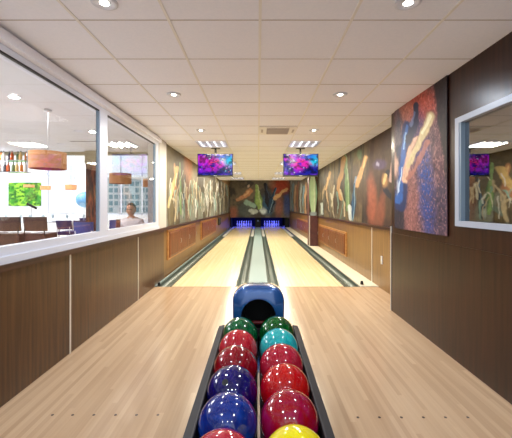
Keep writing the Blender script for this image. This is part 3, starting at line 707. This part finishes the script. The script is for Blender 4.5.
# front face: ring between outer outline and arched mouth, then a tunnel
def arch(w, z0, zt, n_out, yy):
    res = []
    for x, z in rrect(.168, .02, .775, .10, bulge=.006):
        cx, cz = 0, .575; ang = math.atan2(z - cz, x - cx)
        if z < .38: res.append((x / .168 * w * .9, z0))
        else:
            rx, rz = w, zt - cz
            res.append((rx * math.cos(ang), cz + rz * math.sin(ang)))
    return res
inner = [bm.verts.new((x, -.004, z)) for x, z in arch(.123, .44, .708, n, 0)]
lip = [bm.verts.new((x * .96, .03, .575 + (z - .575) * .96)) for x, z in arch(.123, .44, .708, n, 0)]
for k in range(n):
    j = (k + 1) % n
    bm.faces.new((rings[0][k], rings[0][j], inner[j], inner[k])); bm.faces.new((inner[k], inner[j], lip[j], lip[k]))
o = obj('hood_shell', bm, M['hood'], t); smooth_angle(o, 50)
bm = bmesh.new(); a1 = [(x * .96, .03, .575 + (z - .575) * .96) for x, z in arch(.123, .44, .708, n, 0)]
A = [bm.verts.new(p) for p in a1]; B = [bm.verts.new((p[0] * .9, .28, p[2] - .02)) for p in a1]
for k in range(n): bm.faces.new((A[k], A[(k + 1) % n], B[(k + 1) % n], B[k]))
bm.faces.new(B)
obj('mouth_lining', bm, M['dark'], t)
bm = bmesh.new(); tube(bm, [(-.1, .14, .50), (-.03, .10, .515), (.03, .10, .515), (.1, .14, .50)], .012, 8); obj('mouth_red_glow', bm, mat('red_glow_paint', (120, 16, 16), .5), t)  # red bar whose colour stands in for the glow inside the mouth
bm = bmesh.new()
ol = [(x * 1.0, z) for x, z in rrect(.15, .0, .0, .0001)]
box(bm, (-.19, -.03, 0), (.19, .45, .02), .005); obj('base_plate', bm, M['rack'], t)

def m_ball(name, c1, c2, c3):
    m = mat(name, c1, .1, coat=.7, spec=.4); nt = m.node_tree; N = nt.nodes; L = nt.links; b = N['Principled BSDF']
    c1, c2 = [tuple(int(v * .82) for v in q) if c1[1] < 150 else q for q in (c1, c2)]; rp = noise_mix(m, c1, c2, nscale=9, detail=5, lo=.42, hi=.7); e = rp.color_ramp.elements.new(.92); e.color = (*lin(c3), 1)
    nz = [q for q in N if q.type == 'TEX_NOISE'][0]; nz.inputs['Distortion'].default_value = 1.6
    return m
BR = .108
balls = [(-1, 0, 'pink_red', (200, 24, 56), (232, 60, 90), (250, 150, 170), 'pink red bowling ball nearest the camera in the left row, cut by the frame'),
 (-1, 1, 'royal_blue', (6, 40, 140), (16, 76, 190), (50, 140, 220), 'bright royal blue bowling ball in left row, nearest whole ball'),
 (-1, 2, 'indigo', (14, 10, 100), (34, 22, 140), (110, 90, 190), 'dark indigo bowling ball in left row behind the royal blue one'),
 (-1, 3, 'crimson', (150, 6, 26), (196, 20, 46), (236, 90, 110), 'crimson bowling ball in left row behind the indigo one'),
 (-1, 4, 'coral_red', (206, 24, 44), (236, 60, 76), (250, 140, 140), 'coral red bowling ball in left row in front of the green one'),
 (-1, 5, 'deep_green', (4, 96, 52), (14, 136, 76), (90, 210, 150), 'green bowling ball at far end of the left row'),
 (1, 0, 'yellow', (226, 206, 0), (236, 220, 10), (246, 236, 80), 'yellow bowling ball nearest the camera in the right row'),
 (1, 1, 'magenta_red', (176, 6, 30), (176, 10, 96), (230, 50, 90), 'deep red ball with magenta swirl behind the yellow one'),
 (1, 2, 'scarlet', (218, 8, 16), (240, 40, 30), (240, 110, 90), 'bright scarlet bowling ball in middle of the right row'),
 (1, 3, 'rose_red', (196, 20, 50), (226, 50, 84), (240, 120, 140), 'rose red marbled ball in right row in front of the turquoise one'),
 (1, 4, 'turquoise', (16, 160, 166), (40, 196, 196), (150, 236, 230), 'pale turquoise bowling ball in the right row'),
 (1, 5, 'grass_green', (0, 92, 32), (10, 128, 44), (100, 200, 120), 'darker green bowling ball at far end of the right row')]
for s, k, nm, c1, c2, c3, lb in balls:
    D = (1.045 if s < 0 else 1.065) + .2185 * k
    t = thing('bowling_ball', lb, 'bowling ball', (RX + s * .1135, D, ZB), group='balls on the return rack'); t.rotation_euler = (0, 0, random.uniform(-1, 1))
    bm = bmesh.new(); sphere(bm, (0, 0, 0), BR, u=48, v=32); obj('ball_shell', bm, m_ball(nm + '_ball', c1, c2, c3), t, smooth=True)
    tl = {1: (-.9, -.55), 2: (.35, .1)}.get(k if s < 0 else 9, (random.choice((-1.9, 1.9, 2.4)), -.9))
    d0 = Vector((math.sin(tl[0]) * .8, -math.cos(tl[0]) * .8, .35 + tl[1])).normalized(); u_ = d0.cross(Vector((0, 0, 1))).normalized(); v_ = d0.cross(u_)
    for (a, b) in ((-.013, .016), (.013, .016), (0, -.034)):
        p = (d0 * BR + u_ * a + v_ * b).normalized(); bm = bmesh.new()
        tube(bm, [p * (BR - .004), p * (BR + .0006)], .0105 if b > 0 else .013, 16); obj('finger_hole', bm, M['black'], t)

# ------------------------------------------------------------------ the restaurant beyond the left window
FZ, RC = .15, 2.80
M['rfloor'] = m_noise('restaurant_floor', (196, 186, 176), (214, 206, 198), 0.35, nscale=3)
M['rwhite'] = mat('restaurant_white', (236, 238, 240), .7)
M['rceil'] = mat('restaurant_ceiling', (226, 228, 232), .8)
M['olive'] = mat('olive_beam', (150, 142, 112), .7)
M['leather'] = m_noise('brown_leather', (66, 42, 38), (84, 54, 46), .45, nscale=30)
M['navy'] = mat('navy_fabric', (44, 42, 104), .8)
M['blue'] = mat('blue_fabric', (24, 70, 150), .7)
M['tabletop'] = mat('white_tabletop', (226, 232, 240), .3)
M['shade'] = mat('veneer_shade', (206, 142, 92), .6, emit=.12, ecol=(230, 150, 90))
M['colwood'] = m_noise('column_wood', (70, 36, 30), (176, 92, 52), .5, scale=(8, 8, 1.2), nscale=2.5, lo=.45, hi=.75)
bxo('trim_18', (-14.2, -3.2, 0), (-1.92, 15.6, FZ), M['rfloor'], **st)
bxo('trim_19', (-14.2, -3.2, RC), (-1.92, 9.3, RC + .1), M['rceil'], **st)
bxo('trim_20', (-14.2, 9.3, RC - .07), (-1.92, 9.5, RC + .12), M['olive'], **st)
bxo('trim_21', (-14.2, 9.5, 4.6), (-1.92, 15.8, 4.7), M['rwhite'], **st)
bxo('trim_22', (-14.2, 9.3, RC + .12), (-1.92, 9.4, 4.65), M['rwhite'], **st)
bxo('wall_restaurant_left', (-14.3, -3.2, FZ), (-14.15, 15.8, 4.6), M['rwhite'], **st)
bxo('wall_restaurant_rear', (-14.2, -3.35, 0), (-1.9, -3.2, 2.9), M['rwhite'], **st)
boxes('wall_restaurant_far', [((-14.2, 15.6, FZ), (-9.55, 15.8, 4.6)), ((-9.55, 15.6, FZ), (-1.92, 15.8, .95)), ((-9.55, 15.6, 4.3), (-1.92, 15.8, 4.6)),
      ((-8.25, 15.6, .95), (-7.15, 15.8, 4.3)), ((-4.3, 15.6, .95), (-1.92, 15.8, 4.3))], M['rwhite'], **st)
for n_, (a, b, ks) in enumerate(((-9.55, -8.25, 1), (-7.15, -4.3, 3))):
    L_ = [((a, 15.62, .95), (b, 15.68, 1.0)), ((a, 15.62, 4.25), (b, 15.68, 4.3)), ((a, 15.62, 2.78), (b, 15.68, 2.82))]
    for k in range(ks + 1): x = a + (b - a) * k / ks; L_.append(((x - .03, 15.62, .95), (x + .03, 15.68, 4.3)))
    boxes('window_%d' % (n_ + 3), L_, M['white'], **st)
bxo('ground', (-60, 16, -.2), (30, 70, -.05), mat('pale_paving', (206, 206, 204), .9), **st)

t = thing('office_building', 'pale grey building with a window grid seen through the far restaurant window', 'building', (-12.7, 32, -.05))
bm = bmesh.new(); box(bm, (-4.2, 0, 0), (4.3, 6, 3.9)); obj('facade', bm, mat('pale_render', (214, 222, 224), .8), t)
gm = mat('blue_grey_window', (128, 162, 172), .25)
for r in range(6):
    for k in range(17):
        if (r * 5 + k * 7) % 9 == 0: continue
        bm = bmesh.new(); box(bm, (-4.05 + k * .49, -.03, .25 + r * .60), (-4.05 + k * .49 + .34, .02, .25 + r * .60 + .40)); obj('window', bm, gm, t)
bm = bmesh.new(); box(bm, (-4.3, -.15, 3.9), (4.4, 6.1, 4.05)); obj('roof_edge', bm, M['rwhite'], t)

# moss picture
p0, p1 = PX(8.3, 206, 15.55), PX(41, 182.5, 15.55)
t = thing('moss_picture', 'bright green foliage picture on the white far wall of the restaurant', 'picture', (p0.x, 15.57, p0.z))
bxo('picture_frame', (-.03, 0, -.03), (p1.x - p0.x + .03, .03, p1.z - p0.z + .03), M['white'], t)
def moss(u, v):
    n = fbm(u * 9, v * 8, 91, 5); c = np.zeros((len(u), 3)) + np.array(lin((60, 140, 40)))
    c = mixc(c, (150, 206, 60), sst(.45, .65, n)); return mixc(c, (24, 92, 30), sst(.5, .7, fbm(u * 14, v * 12, 97)))
painted('foliage_print', lambda u, v: np.stack([(p1.x - p0.x) * u, np.full_like(u, -.012 ), (p1.z - p0.z) * v], 1), 50, 40, moss, M['paint'], t, thick=(0, .011, 0))

# blue round lamp, white post
p = PX(84.5, 199.7, 14); t = thing('globe_lamp', 'large pale blue globe on a stand near the restaurant windows', 'lamp', (p.x, 14, FZ))
bm = bmesh.new(); sphere(bm, (0, 0, p.z - FZ), .32); obj('globe', bm, mat('pale_blue_globe', (110, 170, 220), .4), t, smooth=True)
bm = bmesh.new(); tube(bm, [(0, 0, 0), (0, 0, p.z - FZ - .3)], .03, 12); lathe(bm, [(.001, 0), (.2, 0), (.18, .03), (.001, .04)]); obj('stand', bm, M['white'], t)
p = PX(93, 206, 9.2)
t = thing('wood_column', 'dark wood clad column with reddish figure inside the restaurant', 'column', (p.x, 9.2, FZ))
bxo('column_cladding', (-.13, -.13, 0), (.13, .13, 2.30), M['colwood'], t, bev=.005)
bxo('column_head', (-.15, -.15, 2.30), (.15, .15, RC - FZ - .01), M['olive'], t)

def pendant(px, D, w_, label, z0=1.90, z1=2.15, top=RC):
    x = (px - VX) * D / F
    t = thing('pendant_lamp', label, 'pendant lamp', (x, D, z0), group='veneer pendant lamps')
    h = z1 - z0; bm = bmesh.new(); n = 32
    lathe(bm, [(w_, 0), (w_, h), (w_ - .006, h), (w_ - .006, 0)], seg=n); 
    obj('lamp_shade', bm, M['shade'], t, smooth=False)
    bm = bmesh.new(); tube(bm, [(0, 0, h * .5), (0, 0, top - z0 - .03)], .006, 8); lathe(bm, [(.055, 0), (.055, .03), (.001, .035)], (0, 0, top - z0 - .036)); box(bm, (-w_ + .003, -.006, h - .02), (w_ - .003, .006, h - .01)); obj('hanging_rod', bm, M['metal'], t)
    bm = bmesh.new(); sphere(bm, (0, 0, h * .45), .045, u=16, v=10); obj('bulb', bm, M['white'], t, smooth=True)
pendant(48, 5.2, .25, 'nearest veneer drum pendant, hanging left of the window mullion')
pendant(120.5, 8.6, .26, 'brown drum pendant above the seated man')
pendant(148.5, 11, .17, 'small orange drum pendant by the right end of the window', 1.95, 2.2, 4.6)
pendant(45.5, 14, .19, 'distant pendant just right of the green picture', 2.0, 2.16, 4.6)
pendant(71, 14, .21, 'distant pendant left of the blue globe', 2.0, 2.2, 4.6)
pendant(29, 14.6, .2, 'distant pendant in front of the green picture', 2.13, 2.24, 4.6)

# bar shelf with bottles
p = PX(28, 172, 8.6)
t = thing('bar_shelf', 'hanging chrome bar shelf holding bottles at the left edge', 'shelf', (p.x, 8.6, p.z))
bxo('shelf_board', (-2.2, -.15, -.02), (0, .15, .0), M['chrome'], t); bxo('shelf_board', (-2.2, -.15, .27), (0, .15, .285), M['chrome'], t)
for x in (-2.18, -1.1, -.02):
    bm = bmesh.new(); tube(bm, [(x, 0, -.02), (x, 0, RC - p.z)], .012, 10); obj('hanging_post', bm, M['chrome'], t)
bcol = [((220, 130, 50), 'amber'), ((236, 232, 220), 'clear'), ((60, 60, 70), 'dark'), ((200, 90, 40), 'orange'), ((90, 110, 70), 'green'), ((232, 190, 120), 'straw coloured')]
bp = [(.038, 0), (.04, .01), (.04, .13), (.03, .155), (.014, .175), (.013, .215), (.001, .217)]
for q in range(14):
    lv, i = q // 7, q % 7
    col, nm = bcol[(q * 5 + 1) % 6]
    t = thing('bottle', '%s bottle on %s level of the bar shelf, %s from its right end' % (nm, ('lower', 'upper')[lv], ('first', 'second', 'third', 'fourth', 'fifth', 'sixth', 'seventh')[i]), 'bottle',
              (p.x - .06 - i * .105, 8.6 + .03 * math.sin(q * 3), p.z + .286 * lv + .0), group='bottles on the bar shelf')
    bm = bmesh.new(); lathe(bm, [(a, b * (1 if lv else 1.1)) for a, b in bp], seg=16); obj('bottle_glass', bm, mat('bottle_' + nm.replace(' ', '_'), col, .15), t, smooth=True)
    bm = bmesh.new(); lathe(bm, [(.015, 0), (.015, .025), (.001, .026)], (0, 0, .212 * (1 if lv else 1.1)), seg=12); obj('cap', bm, M['black'], t)

# chairs and tables
def chair(name, label, m, loc, rz, w_=.29, h=.92, leg=M['black'], group=None, seat_low=.40):
    t = thing(name, label, 'chair', loc, rz, group)
    bm = bmesh.new(); box(bm, (-w_ + .02, -.24, seat_low), (w_ - .02, .26, .50), .03); obj('seat', bm, m, t, smooth=True)
    bm = bmesh.new(); rows_ = []
    for k in range(9):
        a = -1 + k / 4; x = a * w_; y = -.27 + .10 * a * a
        rows_.append([bm.verts.new(c) for c in ((x, y, .56), (x * 1.03, y - .05, h), (x * 1.03, y - .10, h), (x, y - .05, .56))])
    for a, b in zip(rows_, rows_[1:]):
        for k in range(4): bm.faces.new((a[k], a[(k + 1) % 4], b[(k + 1) % 4], b[k]))
    bm.faces.new(rows_[0]); bm.faces.new(rows_[-1][::-1]); obj('backrest', bm, m, t)
    for sx in (-1, 1):
        bm = bmesh.new(); tube(bm, [(sx * (w_ - .03), -.26, .45), (sx * (w_ - .03), -.26, .62)], .014, 8); obj('back_support', bm, leg, t)
        for sy in (-1, 1):
            bm = bmesh.new(); tube(bm, [(sx * (w_ - .05), sy * .2, .41), (sx * (w_ - .03), sy * .24, 0)], .018, 8, .012); obj('leg', bm, leg, t)
    return t
c0 = chair('dining_chair', 'brown leather chair seen from behind, left of two whole ones by the window', M['leather'], (-6.27, 8.9, FZ), 0, seat_low=.14, group='brown leather chairs')
dup(c0, (-5.62, 8.95, FZ), 'brown leather chair seen from behind, right of two whole ones by the window', -.05)
dup(c0, (-6.95, 9.0, FZ), 'brown leather chair cut by the left edge of the photo', .05)
n0 = chair('dining_chair', 'navy chair with pale legs at far table, left of the pair in front', M['navy'], (-5.27, 9.6, FZ), 0, .2, .80, M['white'], 'navy chairs at the far table')
dup(n0, (-4.80, 9.6, FZ), 'navy chair with pale legs at far table, right of the pair in front', .05)
dup(n0, (-5.45, 11.3, FZ), 'navy chair with pale legs at far table, left end of it', -1.4)
chair('dining_chair', 'bright blue chair beside the wood column', M['blue'], PX(85.5, 206, 8.2).xy.to_3d() + Vector((0, 0, FZ)), .3, .2, .82, M['white'])
b0 = chair('dining_chair', 'blue chair beside the seated man', M['blue'], (PX(114, 206, 6.9).x, 6.95, FZ), PI, .2, .90, M['metal'])
def table(label, loc, w_, d_):
    t = thing('dining_table', label, 'table', loc, 0, 'white restaurant tables')
    bm = bmesh.new(); box(bm, (-w_, -d_, .72), (w_, d_, .75), .006); obj('tabletop', bm, M['tabletop'], t)
    for sx in (-1, 1):
        for sy in (-1, 1):
            bm = bmesh.new(); tube(bm, [(sx * (w_ - .06), sy * (d_ - .06), .72), (sx * (w_ - .06), sy * (d_ - .06), 0)], .02, 8); obj('leg', bm, M['metal'], t)
table('long white table behind the brown leather chairs', (-6.65, 10.1, FZ), 1.1, .42)
table('white table with the navy chairs', (-4.9, 10.36, FZ), .38, .42)
table('white table in front of the seated man', (-2.45, 5.72, FZ), .35, .3)
def glass_(loc, label, i):
    t = thing('wine_glass', label, 'glass', loc, 0, 'glasses on the restaurant tables')
    bm = bmesh.new(); lathe(bm, [(.035, 0), (.035, .003), (.005, .008), (.005, .08), (.03, .10), (.038, .14), (.032, .19), (.030, .19), (.036, .14), (.028, .103), (.001, .09)], seg=16)
    obj('glass_body', bm, M['glass2'], t, smooth=True)
M['glass2'] = mat('pale_glass', (196, 214, 222), .1, coat=.5)
for i, x in enumerate((-7.3, -6.95, -6.6, -6.3, -5.95, -5.6)):
    glass_((x, 10.0 + .12 * (i % 2), FZ + .751), 'pale glass on the long table, %s from the left' % ('first', 'second', 'third', 'fourth', 'fifth', 'sixth')[i], i)
for i, (x, y) in enumerate(((-5.15, 10.2), (-4.9, 10.3), (-4.65, 10.15))):
    glass_((x, y, FZ + .751), 'pale glass on the white table with navy chairs, %s' % ('left', 'middle', 'right')[i], i)
for i, x in enumerate((-7.1, -6.45, -5.8)):
    bm = bmesh.new(); lathe(bm, [(.05, 0), (.07, .004), (.13, .018), (.125, .02), (.06, .008), (.001, .007)], seg=28)
    tag(obj('plate', bm, M['white'], loc=(x, 9.9, FZ + .751), smooth=True), 'white plate on the long restaurant table, %s' % ('left', 'middle', 'right')[i], 'plate', 'plates on the long table')
t = thing('menu_stand', 'dark tilted menu board standing on the long white table', 'menu stand', (-6.72, 10.25, FZ + .751))
bm = bmesh.new(); box(bm, (-.17, -.01, -.035), (.17, .01, .035), .004)
bmesh.ops.rotate(bm, verts=bm.verts, cent=(0, 0, 0), matrix=Matrix.Rotation(math.radians(27), 3, 'Y')); bmesh.ops.translate(bm, verts=bm.verts, vec=(0, 0, .44)); obj('menu_board', bm, M['black'], t)
bm = bmesh.new(); tube(bm, [(0, 0, .0), (0, 0, .43)], .008, 8); lathe(bm, [(.001, 0), (.07, 0), (.07, .012), (.001, .014)]); obj('stand', bm, M['black'], t)
for i, (px, py) in enumerate(((79, 131), (61, 144), (74, 158))):
    D = 345 * (RC - H) / (206 - py); D = min(D, 8.9)
    t = thing('downlight', 'round downlight in the restaurant ceiling, %s' % ('nearest the glass mullion', 'left of the mullion', 'farthest, near the beam')[i], 'ceiling light', ((px - VX) * D / F, D, RC), group='restaurant downlights')
    bm = bmesh.new(); lathe(bm, [(.06, 0), (.09, 0), (.09, -.008), (.06, -.012)], seg=24); obj('trim_ring', bm, M['white'], t)
    bm = bmesh.new(); lathe(bm, [(.001, -.004), (.06, -.004), (.06, -.006), (.001, -.008)], seg=24); obj('lens', bm, M['lampglow'], t)
p = PX(82, 141, 7.6)
t = thing('linear_diffuser', 'long dark slot air diffuser in the restaurant ceiling', 'air vent', (p.x, 7.73, RC))
bxo('diffuser_frame', (-.35, -.06, -.012), (.35, .06, -.001), M['rwhite'], t)
boxes('slot', [((-.33, -.035, -.015), (.33, -.012, -.011))], M['dark'], t); boxes('slot', [((-.33, .012, -.015), (.33, .035, -.011))], M['dark'], t)

# seated man
SK = mat('skin', (196, 146, 122), .55); SH = mat('white_shirt', (232, 226, 226), .8); HR = mat('dark_hair', (66, 54, 50), .7); TR = mat('dark_trousers', (48, 52, 64), .8)
def skin_mesh(name, nodes, edges, m, parent, root=0, sub=2):
    me = bpy.data.meshes.new(name); me.from_pydata([n[0] for n in nodes], edges, []); me.update()
    o = bpy.data.objects.new(name, me); C.objects.link(o); o.parent = parent
    me.skin_vertices or None
    o.modifiers.new('skin', 'SKIN')
    for i, n in enumerate(nodes):
        r = n[1]; me.skin_vertices[0].data[i].radius = (r, r) if not isinstance(r, tuple) else r
        me.skin_vertices[0].data[i].use_root = (i == root)
    s_ = o.modifiers.new('sub', 'SUBSURF'); s_.levels = sub; s_.render_levels = sub
    me.materials.append(m)
    dg = bpy.context.evaluated_depsgraph_get(); ev = o.evaluated_get(dg); nm = bpy.data.meshes.new_from_object(ev)
    o.modifiers.clear(); o.data = nm; nm.name = name
    nm.polygons.foreach_set('use_smooth', [True] * len(nm.polygons))
    return o
man = thing('person', 'seated man in a white shirt looking at a phone behind the window', 'person', (-2.40, 6.55, FZ), 0)
z = lambda v: v - FZ
body = [((0, .05, .53), .15), ((0, .05, .68), .145), ((0, .02, .82), (.17, .13)), ((0, .0, .905), (.14, .10)), ((0, -.01, .98), .055), ((0, -.02, 1.03), .05),
        ((-.17, .01, .90), .068), ((-.24, -.05, .70), .052), ((-.13, -.26, .735), .042), ((-.10, -.32, .79), .032),
        ((.17, .01, .90), .068), ((.25, -.04, .70), .052), ((.18, -.27, .66), .042), ((.12, -.37, .665), .032),
        ((-.1, -.02, .50), .10), ((-.14, -.42, .50), .075), ((-.14, -.44, .10), .05), ((.1, -.02, .50), .10), ((.14, -.42, .50), .075), ((.14, -.44, .10), .05)]
be = [(0, 1), (1, 2), (2, 3), (3, 4), (4, 5), (3, 6), (6, 7), (7, 8), (8, 9), (3, 10), (10, 11), (11, 12), (12, 13), (0, 14), (14, 15), (15, 16), (0, 17), (17, 18), (18, 19)]
bo = skin_mesh('body', body, be, SH, man)
bo.data.materials.append(SK); bo.data.materials.append(TR)
for f in bo.data.polygons:
    c = f.center
    if c.z > .965 or (c.y < -.29 and c.z > .6): f.material_index = 1
    elif c.z < .60: f.material_index = 2
bm = bmesh.new(); sphere(bm, (0, -.03, 1.12), .1, (.80, .98, 1.26), 32, 24)
for v in bm.verts:                                          # face: brow, eye hollows, nose, mouth, jaw
    x, y, zz = v.co.x, v.co.y + .03, v.co.z - 1.12
    if y < 0:
        if abs(x) < .016 and -.045 < zz < .02: v.co.y -= .022 * (1 - abs(x) / .016) * (1 - (zz + .045) / .065 * .6)
        if .015 < abs(x) < .045 and -.005 < zz < .022: v.co.y += .008
        if abs(x) < .03 and -.075 < zz < -.062: v.co.y -= .005
    if zz < -.05: v.co.x *= .88
obj('head', bm, SK, man, smooth=True)
for s in (-1, 1):
    bm = bmesh.new(); sphere(bm, (s * .081, -.02, 1.115), .03, (.35, .7, 1.0), 12, 10); obj('ear', bm, SK, man, smooth=True)
    bm = bmesh.new(); sphere(bm, (s * .030, -.112, 1.128), .011, (1.2, .5, .8), 12, 8); obj('eye', bm, HR, man, smooth=True)
bm = bmesh.new(); sphere(bm, (0, -.015, 1.155), .1, (.86, 1.0, 1.0), 32, 20)
bmesh.ops.delete(bm, geom=[v for v in bm.verts if v.co.z < 1.16 - .7 * (v.co.y + .015) * -1 * -.6 or (v.co.y < -.07 and v.co.z < 1.19)], context='VERTS')
obj('hair', bm, HR, man, smooth=True)
bm = bmesh.new(); tube(bm, [(-.05, -.124, 1.128), (-.016, -.130, 1.13), (.016, -.130, 1.13), (.05, -.124, 1.128)], .005, 6); obj('glasses', bm, M['black'], man)
for s, wx, wy, wz in ((-1, -.10, -.32, .79), (1, .12, -.37, .665)):
    for k in range(4):
        o_ = (k - 1.5) * .017
        if s < 0: pts = [(wx, wy, wz), (wx + .02, wy - .03 + abs(o_) * .2, wz + .04 + o_), (wx + .03, wy - .055, wz + .04 + o_), (wx + .005, wy - .07, wz + .04 + o_)]
        else: pts = [(wx, wy, wz), (wx + o_, wy - .06, wz + .012), (wx + o_ * 1.1, wy - .095 + abs(o_), wz + .004), (wx + o_ * 1.1, wy - .115 + abs(o_), wz - .004)]
        skin_mesh('finger', [(pts[0], .02), (pts[1], .010), (pts[2], .009), (pts[3], .008)], [(0, 1), (1, 2), (2, 3)], SK, man, sub=1)
    pts = [(wx, wy, wz), (wx - s * .02, wy - .035, wz + .035), (wx - s * .03 * .6, wy - .06, wz + .05)]
    skin_mesh('thumb', [(pts[0], .02), (pts[1], .011), (pts[2], .009)], [(0, 1), (1, 2)], SK, man, sub=1)
t = thing('phone', 'dark reddish phone held up by the seated man', 'phone', (-2.49, 6.55 - .40, 1.03))
bm = bmesh.new(); box(bm, (-.038, -.005, -.075), (.038, .005, .075), .004); obj('phone_body', bm, mat('maroon_case', (92, 50, 48), .4), t)
bm = bmesh.new(); box(bm, (-.033, .0045, -.068), (.033, .0062, .068)); obj('phone_screen', bm, M['tv'], t)
t = thing('stool', 'pale stool under the seated man', 'stool', (-2.40, 6.60, FZ))
bm = bmesh.new(); lathe(bm, [(.001, .33), (.18, .33), (.19, .35), (.18, .372), (.001, .374)], seg=28); obj('seat', bm, M['tabletop'], t)
for k in range(4):
    a = PI / 4 + k * PI / 2; bm = bmesh.new(); tube(bm, [(.14 * math.cos(a), .14 * math.sin(a), .335), (.17 * math.cos(a), .17 * math.sin(a), 0)], .014, 8); obj('leg', bm, M['metal'], t)
